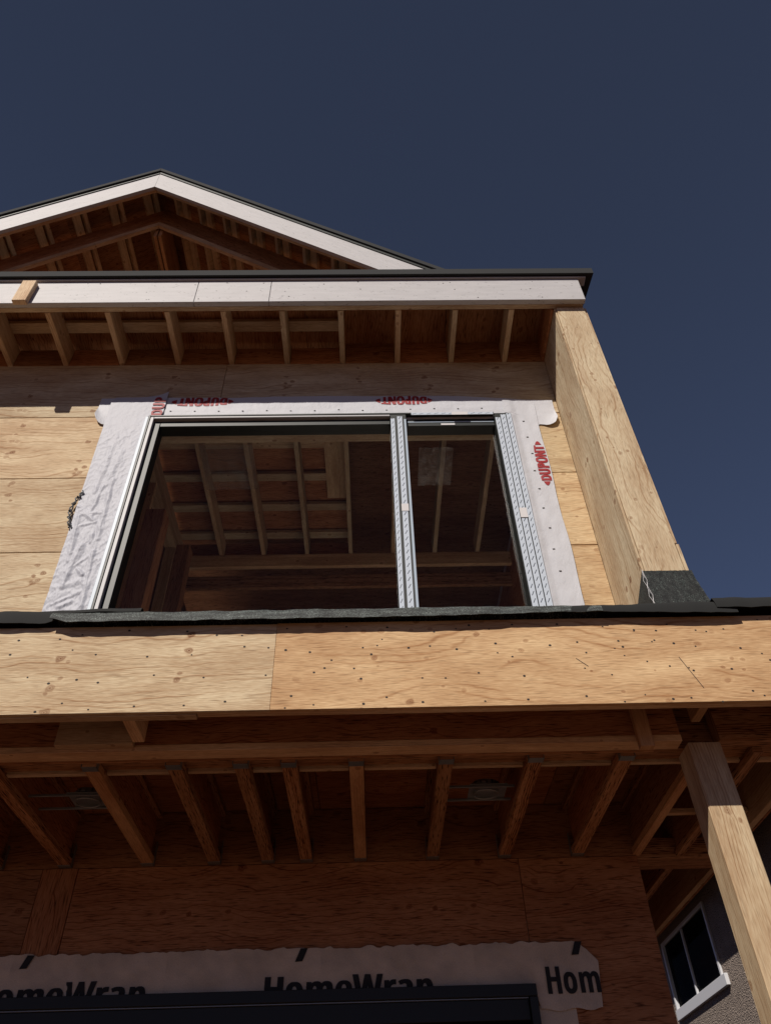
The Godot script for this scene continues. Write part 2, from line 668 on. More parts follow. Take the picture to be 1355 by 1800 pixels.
# =====================================================================
# the setting
# =====================================================================
func build_ground() -> void:
	var pm := PlaneMesh.new()
	pm.size = Vector2(360, 360)
	var g := MeshInstance3D.new()
	g.name = "ground"
	g.mesh = pm
	g.material_override = mats.soil[0]
	add_child(g)
	structure(g)
	g.set_meta("label", "unseen building site soil coloured red brown to warm the bounced light")


# =====================================================================
# the house
# =====================================================================
func build_house() -> void:
	house = thing("wood_framed_house", "unfinished two storey wood framed house with bare plywood and open joists", "house")
	build_upper_wall()
	build_wing_wall()
	build_eave()
	build_gable()
	build_upper_window()
	build_room()
	build_porch()
	build_lower_wall()


func build_upper_wall() -> void:
	var w := part(house, "upper_wall")
	var rows := [[5.631, 6.232], [5.026, 5.626], [4.409, 5.021], [3.50, 4.404]]
	var wx0 := -1.47
	var wx1 := 0.98
	for k in rows.size():
		var r: Array = rows[k]
		if k == 0:
			piece(w, "sheathing_panel", "wall_ply", 0, -3.6, -1.03, r[0], r[1], WALL_Z, WALL_Z - 0.015)
			piece(w, "sheathing_panel", "wall_ply", 0, -1.027, 1.33, r[0], r[1], WALL_Z, WALL_Z - 0.015)
		else:
			piece(w, "sheathing_panel", "wall_ply", 0, -3.6, wx0, r[0], r[1], WALL_Z, WALL_Z - 0.015)
			piece(w, "sheathing_panel", "wall_ply_b", 0, wx1, 1.33, r[0], r[1], WALL_Z, WALL_Z - 0.015)
	# the opening's frame: header, sill and studs
	piece(w, "header", "pale_lumber", 0, -1.50, 1.06, 5.575, 5.80, WALL_Z - 0.017, WALL_Z - 0.20)
	piece(w, "sill_plate", "lumber", 0, -1.50, 1.06, 3.60, 3.66, WALL_Z - 0.017, WALL_Z - 0.155)
	for x in [-1.54, 1.0]:
		piece(w, "stud", "lumber", 1, x, x + 0.076 * 0.5, 3.50, 5.573, WALL_Z - 0.017, WALL_Z - 0.155)
	piece(w, "sheathing_panel", "wall_ply_b", 0, wx0, wx1, 3.47, 3.66, WALL_Z, WALL_Z - 0.015)


func build_wing_wall() -> void:
	var w := part(house, "wing_wall")
	var top := 6.243
	piece(w, "front_board", "wing_board", 1, 1.344, 1.540, 3.50, top, -2.860, -2.898, 0.003)
	piece(w, "side_panel", "wing_ply", 1, 1.330, 1.342, 3.47, top, -2.866, WALL_Z + 0.001)
	piece(w, "framing", "lumber", 1, 1.346, 1.538, 3.47, top, -2.902, -3.60)
	piece(w, "side_panel", "wall_ply", 1, 1.5425, 1.556, 4.02, top, -2.868, -3.60)
	piece(w, "side_panel", "wall_ply", 1, 1.5445, 1.560, 3.47, 4.01, -2.862, -3.60)


func build_eave() -> void:
	var e := part(house, "eave")
	# primed fascia in lengths, with the sub-fascia behind and the dark roof edge above
	for s in [[-3.7, -1.194], [-1.191, -0.674], [-0.671, 1.543]]:
		piece(e, "fascia_board", "primer", 0, s[0], s[1], 6.250, 6.528, -2.800, -2.838, 0.002)
	piece(e, "sub_fascia", "pale_lumber", 0, -3.7, 1.535, 6.253, 6.50, -2.8405, -2.876)
	piece(e, "drip_metal", "bead", 0, -3.7, 1.60, 6.533, 6.546, -2.786, -2.86)
	var s1 := Shape.new()
	s1.prism([Vector2(-2.762, 6.549), Vector2(-2.762, 6.617), Vector2(-4.35, 6.98), Vector2(-4.35, 6.912)], -1.655, 3.7, Vector2(1, 0), offset())
	var o := put(s1, "shingle_roof", mat("shingle"), e)
	o.rotation.y = -PI / 2.0     # the profile was drawn in x and y; turned, it runs along the eave
	var fn := Shape.new()
	for k in 30:
		disc(fn, Vector3(rng.randf_range(-2.6, 1.5), 6.39 + [-0.09, 0.1, 0.0][k % 3] + rng.randf_range(-0.02, 0.02), -2.7992), rng.randf_range(0.003, 0.006))
	put(fn, "nail_heads", mats.nail[0], e).set_meta("kind", "stuff")
	# joists run through from the fascia to the beam inside
	var xs := [-3.05, -2.645, -2.237, -1.827, -1.413, -1.016, -0.605, -0.195, 0.212, 0.611, 1.014]
	for x in xs:
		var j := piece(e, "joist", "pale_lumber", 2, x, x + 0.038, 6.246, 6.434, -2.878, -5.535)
		j.rotation = Vector3(0, rng.randf_range(-0.0025, 0.0025), rng.randf_range(-0.012, 0.012))
	# flat strapping over the joists, only at one side
	for k in 7:
		var z := -3.122 - k * 0.385
		piece(e, "strapping", "pale_lumber", 0, -3.6, -0.16, 6.4385, 6.476, z + 0.044, z - 0.044)
	piece(e, "blocking", "pale_lumber", 0, -0.565, -0.197, 6.40, 6.4365, -2.885, -2.925)
	for k in 5:
		var x0: float = -3.6 + k * 1.05
		piece(e, "roof_sheathing", "red_ply", 2, x0, minf(x0 + 1.047, 1.53), 6.496, 6.512, -2.845, -4.06)
	piece(e, "roof_sheathing", "red_ply", 0, -3.6, -0.17, 6.496, 6.512, -4.064, -5.55)
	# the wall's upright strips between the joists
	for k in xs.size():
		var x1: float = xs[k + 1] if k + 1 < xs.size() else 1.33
		piece(e, "rim_panel", "red_ply", 0, xs[k] + 0.040, x1 - 0.002, 6.2345, 6.494 if k > 6 else 6.436, WALL_Z, WALL_Z - 0.02)
	# the bay ends: a dark red board against the wing wall
	piece(e, "end_board", "red_ply", 2, 1.310, 1.328, 6.2365, 6.494, -2.88, WALL_Z + 0.004)


func build_gable() -> void:
	var g := part(house, "gable_roof")
	var rx := -2.39
	var ry := 10.665
	var th := atan(0.766)
	var zf := -3.70
	var zb := -12.0
	var cs := cos(th)
	var pt := func(s: float, u: float, n: float) -> Vector2:      # along the slope, and out from it
		return Vector2(rx + s * (u * cs + n * sin(th)), ry - u * sin(th) + n * cs)
	var at_ridge := func(n: float) -> Vector2:
		return Vector2(rx, ry + n / cs)
	for s in [-1.0, 1.0]:
		var L := 5.05
		var dir := Vector2(s * cs, -sin(th))
		var gap := Vector2(s * 0.0015, 0)
		var slab := func(n0: float, n1: float, u1: float) -> Array:
			return [at_ridge.call(n0) + gap, at_ridge.call(n1) + gap, pt.call(s, u1, n1), pt.call(s, u1, n0)]
		prism_piece(g, "fascia_board", "primer", slab.call(-0.302, -0.002, L), zf, zf - 0.038, dir)
		prism_piece(g, "fascia_backing", "lumber", slab.call(-0.285, -0.022, L), zf - 0.040, zf - 0.078, dir)
		prism_piece(g, "shingle_layer", "shingle", slab.call(0.003, 0.05, L + 0.04), zf + 0.028, zb, dir)
		prism_piece(g, "drip_edge", "frame", slab.call(-0.03, 0.001, L + 0.02), zf + 0.010, zf + 0.003, dir)
		# sheathing boards side by side up the slope
		var cuts := [0.0, 1.22, 2.44, 3.66, 5.05]
		for k in 4:
			var a: float = cuts[k] + 0.003
			var b: float = cuts[k + 1]
			var poly: Array
			if k == 0:
				poly = [at_ridge.call(-0.020) + gap, at_ridge.call(-0.001) + gap, pt.call(s, b, -0.001), pt.call(s, b, -0.020)]
			else:
				poly = [pt.call(s, a, -0.020), pt.call(s, a, -0.001), pt.call(s, b, -0.001), pt.call(s, b, -0.020)]
			var sh := Shape.new()
			sh.prism(poly, zf - 0.08, zb, Vector2(0, 0), offset())
			# the face grain runs with the slope
			for q in sh.v.size():
				var pp := sh.v[q]
				sh.t[q] = Vector2(Vector2(pp.x, pp.y).dot(dir), pp.z) + Vector2(0.37 * k, 0.2 * s)
			put(sh, "roof_sheathing", mat("red_ply"), g)
		# lookouts: a flat board with another on edge beside it
		var first := 0.205 if s < 0 else 0.345
		var step := 0.435 if s < 0 else 0.394
		for k in 11:
			var u := first + step * k
			if u + 0.1 > L:
				break
			for w in [[u, u + 0.089, -0.060, -0.0215], [u - 0.062, u - 0.024, -0.111, -0.0215]]:
				var sh := Shape.new()
				sh.prism([pt.call(s, w[0], w[2]), pt.call(s, w[0], w[3]), pt.call(s, w[1], w[3]), pt.call(s, w[1], w[2])], zf - 0.080, -7.6, Vector2(0, 0), Vector2.ZERO)
				var off := offset()
				for q in sh.v.size():
					var pp := sh.v[q]
					sh.t[q] = Vector2(pp.z, Vector2(pp.x, pp.y).dot(dir)) + off
				put(sh, "lookout", mat("pale_lumber"), g)
		# rafters across the lookouts
		prism_piece(g, "gable_panel", "red_ply", slab.call(-0.38, -0.115, L), -4.085, -4.10, dir)
		prism_piece(g, "rafter", "lumber", slab.call(-0.45, -0.383, L), -4.07, -4.11, dir)
		prism_piece(g, "rafter", "red_lumber", slab.call(-0.30, -0.115, L), -5.3, -5.34, dir)
	piece(g, "ridge_board", "red_lumber", 2, rx - 0.045, rx - 0.008, 9.95, 10.50, -4.13, -11.9)
	piece(g, "ridge_board", "red_lumber", 2, rx + 0.008, rx + 0.045, 9.95, 10.50, -4.13, -11.9)
	# closing wall behind, so that the roof is not open to the far sky
	var bw := prism_piece(g, "end_wall", "red_ply", [Vector2(-6.3, 7.1), Vector2(1.4, 7.1), Vector2(rx, 10.0)], -7.7, -7.72, Vector2(1, 0))
	bw.name = "end_wall"
	# the body of the house below and behind
	var b := part(house, "side_wall")
	piece(b, "sheathing_panel", "wall_ply", 0, 1.522, 1.538, 3.47, 7.2, -3.61, -12.0)
	piece(b, "sheathing_panel", "wall_ply", 0, -6.32, -6.30, 0.0, 7.2, -2.9, -12.0)
	piece(b, "sheathing_panel", "wall_ply", 0, -6.32, 1.538, 0.0, 7.2, -12.003, -12.02)


func build_upper_window() -> void:
	var w := part(house, "upper_window")
	var x0 := -1.476
	var x1 := 0.984
	var y0 := 3.665
	var y1 := 5.596
	var zf := -3.270
	# outer frame
	piece(w, "jamb", "frame", 1, x0, x0 + 0.0135, y0, y1, zf, -3.40)
	piece(w, "jamb", "frame", 1, x1 - 0.118, x1, y0, y1, zf - 0.012, -3.40)
	piece(w, "head", "frame", 0, x0 + 0.0145, x1 - 0.120, y1 - 0.0145, y1 - 0.001, zf, -3.395)
	piece(w, "sill", "frame", 0, x0 + 0.0145, x1 - 0.120, y0 + 0.001, y0 + 0.05, zf, -3.395)
	# fixed light: pale bead, then a dark stop
	var bx := x0 + 0.0145
	piece(w, "bead", "bead", 1, bx, bx + 0.022, y0 + 0.052, y1 - 0.016, zf - 0.004, -3.31)
	piece(w, "bead", "bead", 0, bx + 0.0235, 0.155, y1 - 0.032, y1 - 0.016, zf - 0.004, -3.31)
	piece(w, "stop", "frame", 1, bx + 0.0235, bx + 0.065, y0 + 0.052, y1 - 0.034, -3.300, -3.39)
	piece(w, "stop", "frame", 0, bx + 0.067, 0.155, y1 - 0.088, y1 - 0.034, -3.300, -3.39)
	piece(w, "mullion", "frame", 1, 0.157, 0.263, y0 + 0.052, y1 - 0.016, zf - 0.004, -3.39)
	# opening light: top rail, and a narrow sash line
	piece(w, "rail", "frame", 0, 0.265, x1 - 0.120, y1 - 0.105, y1 - 0.016, -3.305, -3.39)
	piece(w, "rail_cover", "plain_film", 0, 0.272, x1 - 0.122, y1 - 0.071, y1 - 0.060, -3.3015, -3.304)
	# printed protective film on the profiles
	var film := func(a: float, b: float, c: float, d: float, z: float, along_x: bool) -> void:
		var s := Shape.new()
		s.box(Vector3(a, c, z - 0.0025), Vector3(b, d, z), 1, 0.0005, Vector2.ZERO)
		for q in s.v.size():
			var p := s.v[q]
			if along_x:
				s.t[q] = Vector2((p.y - c) / (d - c), (p.x - a) / 0.10)
			else:
				s.t[q] = Vector2((p.x - a) / (b - a), (p.y - c) / 0.10)
		put(s, "protective_film", mats.film[0], w)
	film.call(x1 - 0.034, x1 - 0.002, y0, y1 - 0.01, zf - 0.008, false)
	film.call(x1 - 0.074, x1 - 0.040, y0, y1 - 0.02, zf - 0.009, false)
	film.call(x1 - 0.112, x1 - 0.080, y0, y1 - 0.05, zf - 0.0095, false)
	film.call(0.159, 0.186, y0 + 0.055, y1 - 0.062, zf - 0.001, false)
	film.call(0.203, 0.237, y0 + 0.055, y1 - 0.040, zf - 0.001, false)
	film.call(0.300, x1 - 0.125, y1 - 0.031, y1 - 0.006, zf + 0.003, true)
	piece(w, "plain_film", "plain_film", 1, 0.2485, 0.2625, y0 + 0.055, y1 - 0.07, zf - 0.0035, zf - 0.0005, 0.0005)
	piece(w, "plain_film", "plain_film", 1, x0 - 0.022, x0 - 0.001, y0, y1 - 0.01, -3.275, -3.30, 0.002)
	# makers' paper labels
	piece(w, "paper_label", "paper_label", 1, 0.200, 0.243, 4.66, 4.72, zf + 0.0005, zf + 0.0015, 0.0003)
	piece(w, "paper_label", "paper_label", 1, x1 - 0.078, x1 - 0.034, 4.60, 4.68, zf - 0.006, zf - 0.0045, 0.0003)
	piece(w, "paper_label", "paper_label", 0, 0.575, 0.685, y1 - 0.036, y1 - 0.006, zf + 0.0045, zf + 0.006, 0.0003)
	piece(w, "paper_label", "paper_label", 0, 0.500, 0.595, y1 - 0.098, y1 - 0.081, -3.3025, -3.304, 0.0003)
	# panes
	piece(w, "pane", "glass", 0, bx + 0.055, 0.158, y0 + 0.04, y1 - 0.08, -3.345, -3.349, 0.0005)
	piece(w, "pane", "glass", 0, 0.262, x1 - 0.115, y0 + 0.04, y1 - 0.10, -3.355, -3.359, 0.0005)


func build_room() -> void:
	var r := part(house, "upper_room")
	piece(r, "floor", "bounce_floor", 0, -6.2, 1.50, 3.36, 3.378, -3.33, -11.9)  # out of sight; its pale colour is there to brighten the ceiling
	piece(r, "sun_leak_panel", "red_ply", 0, -6.2, 1.50, 6.90, 6.918, -4.20, -11.9)  # added unseen panel that blocks sun leaking in through the open gable
	# beams at the far side
	piece(r, "beam", "lumber", 0, -2.6, 1.50, 6.10, 6.243, -5.48, -5.525)
	piece(r, "beam", "lvl", 0, -2.6, 1.50, 5.945, 6.085, -5.60, -5.64)
	piece(r, "beam", "red_lumber", 0, -2.6, 1.50, 5.60, 5.66, -5.70, -5.74)
	piece(r, "rim_panel", "red_ply", 0, -2.6, -0.16, 6.246, 6.436, -5.538, -5.555)
	piece(r, "far_wall", "red_ply", 0, -6.2, 1.50, 3.38, 7.1, -8.2, -8.22)
	# filled bay of ply
	piece(r, "ceiling_panel", "lumber", 2, -0.37, -0.197, 6.43, 6.4375, -4.02, -4.92)
	# side partition: studs and posts with a brace
	for z in [-3.60, -4.02, -4.43, -4.84, -5.25]:
		piece(r, "stud", "lumber", 1, -1.86, -1.77, 3.38, 6.15, z, z - 0.038)
	piece(r, "plate", "lumber", 2, -1.87, -1.765, 6.152, 6.243, -3.50, -5.47)
	piece(r, "side_panel", "red_ply", 2, -1.90, -1.875, 3.38, 6.243, -3.35, -8.0)
	piece(r, "post", "red_ply", 1, -1.62, -1.48, 3.38, 5.42, -4.0, -4.14)
	piece(r, "post", "red_ply", 1, -1.55, -1.44, 3.38, 5.62, -4.62, -4.73)
	for k in 4:
		piece(r, "stud", "red_lumber", 1, -1.25 + k * 0.8, -1.212 + k * 0.8, 3.38, 5.58, -5.66, -5.75)
	# the partition beside the opening light
	piece(r, "stud", "lumber", 1, 1.28, 1.318, 3.38, 6.10, -4.6, -4.69)
	piece(r, "side_panel", "red_ply", 2, 1.34, 1.36, 3.38, 6.243, -3.40, -8.0)


func build_porch() -> void:
	var p := part(house, "porch_roof")
	# the plywood band
	piece(p, "band_panel", "band_pale", 0, -2.9, -0.4038, 3.052, 3.470, BAND_Z, BAND_Z - 0.018, 0.0015)
	piece(p, "band_panel", "band_orange", 0, -0.403, 2.30, 3.052, 3.474, BAND_Z, BAND_Z - 0.018, 0.0015)
	piece(p, "band_backing", "pale_lumber", 0, -2.9, -0.70, 3.048, 3.33, BAND_Z - 0.0205, BAND_Z - 0.060)
	piece(p, "band_backing", "pale_lumber", 0, -0.697, 2.30, 3.054, 3.33, BAND_Z - 0.0205, BAND_Z - 0.052)
	# nail heads
	var nails := Shape.new()
	for row in [3.075, 3.20, 3.33, 3.425]:
		var x := -2.3
		while x < 2.2:
			x += rng.randf_range(0.07, 0.26)
			disc(nails, Vector3(x, row + rng.randf_range(-0.025, 0.025), BAND_Z + 0.0008), rng.randf_range(0.004, 0.0066))
	for k in 26:
		disc(nails, Vector3(rng.randf_range(-0.35, 1.7), rng.randf_range(3.08, 3.43), BAND_Z + 0.0008), rng.randf_range(0.0035, 0.006))
	for q in [[0.868, 3.268, 0.912, 3.228], [1.305, 3.266, 1.365, 3.115]]:
		var d := Vector2(q[2] - q[0], q[3] - q[1])
		var w := Vector2(-d.y, d.x).normalized() * 0.0014
		var z := BAND_Z + 0.0009
		var zero := func(_p: Vector3, _n: Vector3) -> Vector2: return Vector2.ZERO
		nails.face([Vector3(q[0] - w.x, q[1] - w.y, z), Vector3(q[2] - w.x, q[3] - w.y, z), Vector3(q[2] + w.x, q[3] + w.y, z), Vector3(q[0] + w.x, q[1] + w.y, z)], Vector3(q[0], q[1], z - 1.0), zero)
	var nh := put(nails, "nail_heads", mats.nail[0], p)
	nh.set_meta("kind", "stuff")
	# decks
	piece(p, "roof_deck", "wall_ply", 0, -2.9, 2.30, 3.425, 3.445, BAND_Z - 0.062, WALL_Z - 0.02)
	for k in 4:
		piece(p, "floor_deck", "red_ply", 0, -2.9 + k * 1.3, -1.603 + k * 1.3, 3.334, 3.352, BAND_Z - 0.064, -6.6)
	piece(p, "floor_deck", "red_ply", 0, -6.2, -2.91, 3.334, 3.352, -2.9, -11.9)
	# the beam that carries the upper wall: two members
	piece(p, "beam", "lumber", 0, -2.9, 1.34, JB, JB + 0.030, -3.037, -3.115)
	piece(p, "beam_web", "red_ply", 0, -2.9, 1.34, JB + 0.031, 3.330, -3.040, -3.112)
	piece(p, "beam", "lvl", 0, -2.9, 1.25, JB + 0.012, 3.330, -3.118, -3.166)
	piece(p, "beam", "lvl", 0, 1.53, 2.0, JB + 0.03, 3.330, -3.09, -3.166)
	piece(p, "beam", "lvl", 0, -2.9, 2.0, JB + 0.045, 3.330, -3.20, -3.30)
	# joists: two flanges and a thin web
	var centres := [-2.05, -1.68, -1.232, -0.868, -0.575, -0.365, -0.068, 0.330, 0.728, 1.134, 1.47, 1.72]
	for k in centres.size():
		var c: float = centres[k]
		var w := 0.0315 if k < 10 else 0.0225
		var zb := LOW_Z + 0.002
		var zf := -3.302
		if k >= 10:
			zb = -6.4
			zf = -3.306
		piece(p, "joist_flange", "lvl" if k % 4 != 2 else "red_lumber", 2, c - w, c + w, JB, JB + 0.038, -3.170, zb, 0.0015)
		piece(p, "joist_web", "red_ply", 2, c - 0.006, c + 0.006, JB + 0.0385, JB + 0.2595, zf, zb, 0.001)
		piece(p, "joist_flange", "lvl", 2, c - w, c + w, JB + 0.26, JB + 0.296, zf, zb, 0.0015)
		if k < 10:
			joined(p, "joist_hanger", "steel", 2, [[c - w - 0.003, c + w + 0.003, JB - 0.0025, JB - 0.0005, -3.168, -3.212], [c - w - 0.003, c - w - 0.001, JB - 0.0025, JB + 0.15, -3.168, -3.198], [c + w + 0.001, c + w + 0.003, JB - 0.0025, JB + 0.15, -3.168, -3.198]], 0.0003)
			joined(p, "joist_hanger", "steel", 2, [[c - w - 0.003, c + w + 0.003, JB - 0.0025, JB - 0.0005, LOW_Z + 0.045, LOW_Z + 0.002], [c - w - 0.003, c - w - 0.001, JB - 0.0025, JB + 0.12, LOW_Z + 0.03, LOW_Z + 0.002], [c + w + 0.001, c + w + 0.003, JB - 0.0025, JB + 0.12, LOW_Z + 0.03, LOW_Z + 0.002]], 0.0003)
		# the pale ledger strip in each bay
		if k + 1 < centres.size():
			var c2: float = centres[k + 1]
			var w2 := 0.0315 if k + 1 < 10 else 0.0225
			piece(p, "ledger_strip", "pale_lumber", 0, c + w + 0.004, c2 - w2 - 0.004, JB + 0.030, JB + 0.075, -3.302, -3.325)
	piece(p, "ledger_strip", "pale_lumber", 0, 1.76, 1.96, JB + 0.030, JB + 0.075, -3.302, -3.325)
	for a in [[1.50, 1.69], [1.75, 1.96]]:
		piece(p, "ledger_strip", "pale_lumber", 0, a[0], a[1], JB + 0.05, JB + 0.075, -3.93, -3.965)
	piece(p, "rim_board", "lumber", 2, 1.965, 2.003, JB, 3.330, -3.31, -6.5)
	piece(p, "rim_board", "red_ply", 2, 2.005, 2.02, JB, 3.330, -2.80, -6.5)
	# the short beam beyond the wall corner
	piece(p, "beam", "lvl", 0, 1.475, 1.960, JB - 0.012, JB + 0.10, -4.40, -4.58)
	# lookout and block between the band and the beam
	piece(p, "lookout", "lumber", 2, -1.005, -0.955, 3.055, 3.33, BAND_Z - 0.064, -2.993)
	piece(p, "blocking", "lumber", 0, -1.335, -1.008, 3.050, 3.215, -2.994, -3.034)
	piece(p, "lookout", "red_lumber", 2, 1.40, 1.44, 3.12, 3.33, BAND_Z - 0.056, -3.034)
	piece(p, "blocking", "red_lumber", 1, 1.14, 1.20, 2.995, 3.20, -2.995, -3.034)
	# post
	var post := piece(house, "porch_post", "post_wood", 1, 1.362, 1.504, 0.0, 3.033, -3.044, -3.186, 0.004)
	post.name = "porch_post"


func disc(s: Shape, at: Vector3, r: float) -> void:
	var p := []
	for k in 7:
		var a := TAU * k / 7.0
		p.append(at + Vector3(cos(a) * r, sin(a) * r * 0.8, 0))
	var zero := func(_p: Vector3, _n: Vector3) -> Vector2: return Vector2.ZERO
	s.face(p, at - Vector3(0, 0, 1), zero)


func build_lower_wall() -> void:
	var w := part(house, "lower_wall")
	var z1 := LOW_Z - 0.016
	piece(w, "sheathing_panel", "red_ply", 0, -3.0, -1.803, 2.42, 3.03, LOW_Z, z1)
	piece(w, "sheathing_panel", "red_ply", 1, -1.800, -1.612, 2.42, 3.03, LOW_Z + 0.004, z1)
	piece(w, "sheathing_panel", "red_ply", 0, -1.609, 0.802, 2.42, 3.03, LOW_Z, z1)
	piece(w, "sheathing_panel", "red_ply", 0, 0.805, 1.466, 0.0, 3.03, LOW_Z, z1)
	piece(w, "sheathing_panel", "red_ply", 2, 1.452, 1.468, 0.0, 3.03, z1 - 0.002, -11.9)
	piece(w, "rim_panel", "red_ply", 0, -3.0, 1.468, 3.033, 3.330, LOW_Z - 0.001, z1)
	piece(w, "sheathing_panel", "red_ply", 0, -6.2, -3.003, 0.0, 3.33, LOW_Z, z1)
	piece(w, "back_wall", "red_ply", 0, -6.2, 1.44, 0.0, 3.33, -8.0, -8.02)
	var n := part(house, "lower_window")
	piece(n, "head", "frame", 0, -2.9, 0.798, 2.365, 2.418, LOW_Z + 0.045, LOW_Z - 0.10)
	piece(n, "head_trim", "steel", 0, -2.9, 0.755, 2.3585, 2.3635, LOW_Z + 0.030, LOW_Z - 0.08, 0.0005)
	piece(n, "rail", "frame", 0, -2.9, 0.755, 2.27, 2.357, LOW_Z + 0.020, LOW_Z - 0.08)
	piece(n, "jamb", "frame", 1, 0.757, 0.798, 0.3, 2.363, LOW_Z + 0.045, LOW_Z - 0.10)
	piece(n, "sill", "frame", 0, -2.9, 0.798, 0.24, 0.298, LOW_Z + 0.045, LOW_Z - 0.10)
	piece(n, "mullion", "frame", 1, -1.10, -1.04, 0.3, 2.268, LOW_Z + 0.018, LOW_Z - 0.08)
	piece(n, "pane", "dark_glass", 0, -2.9, -1.102, 0.3, 2.268, LOW_Z - 0.03, LOW_Z - 0.036, 0.0005)
	piece(n, "pane", "dark_glass", 0, -1.038, 0.755, 0.3, 2.268, LOW_Z - 0.03, LOW_Z - 0.036, 0.0005)
	piece(w, "sill_panel", "red_ply", 0, -3.0, 0.803, 0.0, 0.238, LOW_Z, z1)


# =====================================================================
# the house next door
# =====================================================================
func build_neighbour() -> void:
	var h := thing("stucco_house", "neighbouring house with a sandy stucco side wall behind the porch post", "house", Vector3(5.0, 0, -13.5))
	# wall in pieces round the window, in the house's own frame (its face is x = 0)
	var a := -1.20     # the window's far and near ends in z
	var b := 1.02
	var y0 := 4.175
	var y1 := 5.11
	joined(h, "wall", "stucco", 1, [[0, 0.2, 0, y0, -6, 8.5], [0, 0.2, y1, 5.3, -6, 8.5], [0, 0.2, y0, y1, -6, a], [0, 0.2, y0, y1, b, 8.5], [0.2, 6, 0, 5.3, 8.3, 8.5], [0.2, 6, 0, 5.3, -6, -5.8]], 0.0005)
	joined(h, "roof", "shingle", 0, [[-0.45, 6.3, 5.303, 5.40, -6.3, 8.9], [-0.45, -0.42, 5.16, 5.303, -6.3, 8.9]], 0.01)
	var w := part(h, "window")
	piece(w, "sill", "white_trim", 2, -0.05, 0.05, y0 - 0.15, y0 - 0.002, a - 0.02, b + 0.20, 0.006)
	piece(w, "casing", "white_trim", 1, -0.03, 0.06, y0, y1 + 0.05, b - 0.002, b + 0.055, 0.004)
	piece(w, "casing", "white_trim", 1, -0.03, 0.06, y0, y1 + 0.05, a - 0.02, a + 0.04, 0.004)
	piece(w, "casing", "white_trim", 2, -0.028, 0.06, y1 + 0.001, y1 + 0.05, a + 0.004, b - 0.004, 0.004)
	for z in [-0.15]:
		piece(w, "muntin", "white_trim", 1, -0.01, 0.06, y0, y1, z - 0.018, z + 0.018)
	piece(w, "pane", "dark_glass", 2, 0.02, 0.03, y0, y1, a + 0.042, -0.174, 0.0005)
	piece(w, "pane", "dark_glass", 2, 0.02, 0.03, y0, y1, -0.126, b - 0.004, 0.0005)
	joined(h, "inner_wall", "red_ply", 2, [[0.5, 0.52, 3.0, 5.15, -3, 3]], 0.001)


# =====================================================================
# sheets of weather barrier
# =====================================================================
func letters(text: String) -> Dictionary:
	var tm := TextMesh.new()
	var f := SystemFont.new()
	f.font_names = PackedStringArray(["Droid Sans"])
	f.font_weight = 700
	tm.font = f
	tm.text = text
	tm.font_size = 64
	tm.pixel_size = 0.01
	tm.depth = 0.0
	tm.curve_step = 3.0
	var arr := tm.get_mesh_arrays() if tm is PrimitiveMesh else []
	var v: PackedVector3Array = arr[Mesh.ARRAY_VERTEX]
	var idx: PackedInt32Array = arr[Mesh.ARRAY_INDEX] if arr[Mesh.ARRAY_INDEX] != null else PackedInt32Array()
	var lo := Vector3(1e9, 1e9, 1e9)
	var hi := -lo
	for p in v:
		lo = lo.min(p)
		hi = hi.max(p)
	return {"v": v, "i": idx, "lo": lo, "hi": hi}


# lettering laid on a sheet; place maps a point of the word (0..1, 0..1) to the world
func print_on(parent: Node3D, called: String, text: String, material: Material, place: Callable, bold := 0.0) -> void:
	var t := letters(text)
	var s := Shape.new()
	var lo: Vector3 = t.lo
	var hi: Vector3 = t.hi
	var v: PackedVector3Array = t.v
	var idx: PackedInt32Array = t.i
	if idx.is_empty():
		for k in v.size():
			idx.append(k)
	var copies := [Vector2.ZERO] if bold <= 0.0 else [Vector2(-bold, 0), Vector2(bold, 0), Vector2(0, 0)]
	for c in copies.size():
		for k in range(0, idx.size(), 3):
			var q := []
			for e in 3:
				var p := v[idx[k + e]]
				q.append(place.call(Vector2((p.x - lo.x) / (hi.x - lo.x), (p.y - lo.y) / (hi.y - lo.y)) + copies[c]) + Vector3(0, 0, 0.0003 * c))
			var zero := func(_p: Vector3, _n: Vector3) -> Vector2: return Vector2.ZERO
			s.face(q, q[0] - Vector3(0, 0, 1), zero)
	put(s, called, material, parent)


# an oval word mark: letters tall in the middle, with a pointed cap at either end
func oval_mark(parent: Node3D, text: String, at: Vector2, along: Vector2, up: Vector2, length: float, height: float, z_of: Callable, caps := true, keep := 1.0) -> void:
	var env := func(t: float) -> float:
		return 0.52 + 0.48 * sqrt(maxf(0.0, 1.0 - pow((t - 0.5) * 2.0, 2.0)))
	var place := func(q: Vector2) -> Vector3:
		var t := 0.11 + q.x * 0.78
		var p: Vector2 = at + along * ((t - 0.5) * length) + up * ((q.y - 0.5) * height * env.call(t))
		return Vector3(p.x, p.y, z_of.call(p.x, p.y))
	print_on(parent, "lettering", text, mats.red_ink[0], place, 0.012)
	if caps:
		var s := Shape.new()
		for e in [-1.0, 1.0]:
			var q := []
			for k in 7:
				var a := lerpf(-1.0, 1.0, k / 6.0)
				var p: Vector2 = at + along * (e * length * (0.415 + 0.085 * (1.0 - a * a))) + up * (a * height * 0.27)
				q.append(Vector3(p.x, p.y, z_of.call(p.x, p.y)))
			var zero := func(_p: Vector3, _n: Vector3) -> Vector2: return Vector2.ZERO
			s.face(q, q[0] - Vector3(0, 0, 1), zero)
		put(s, "lettering", mats.red_ink[0], parent)


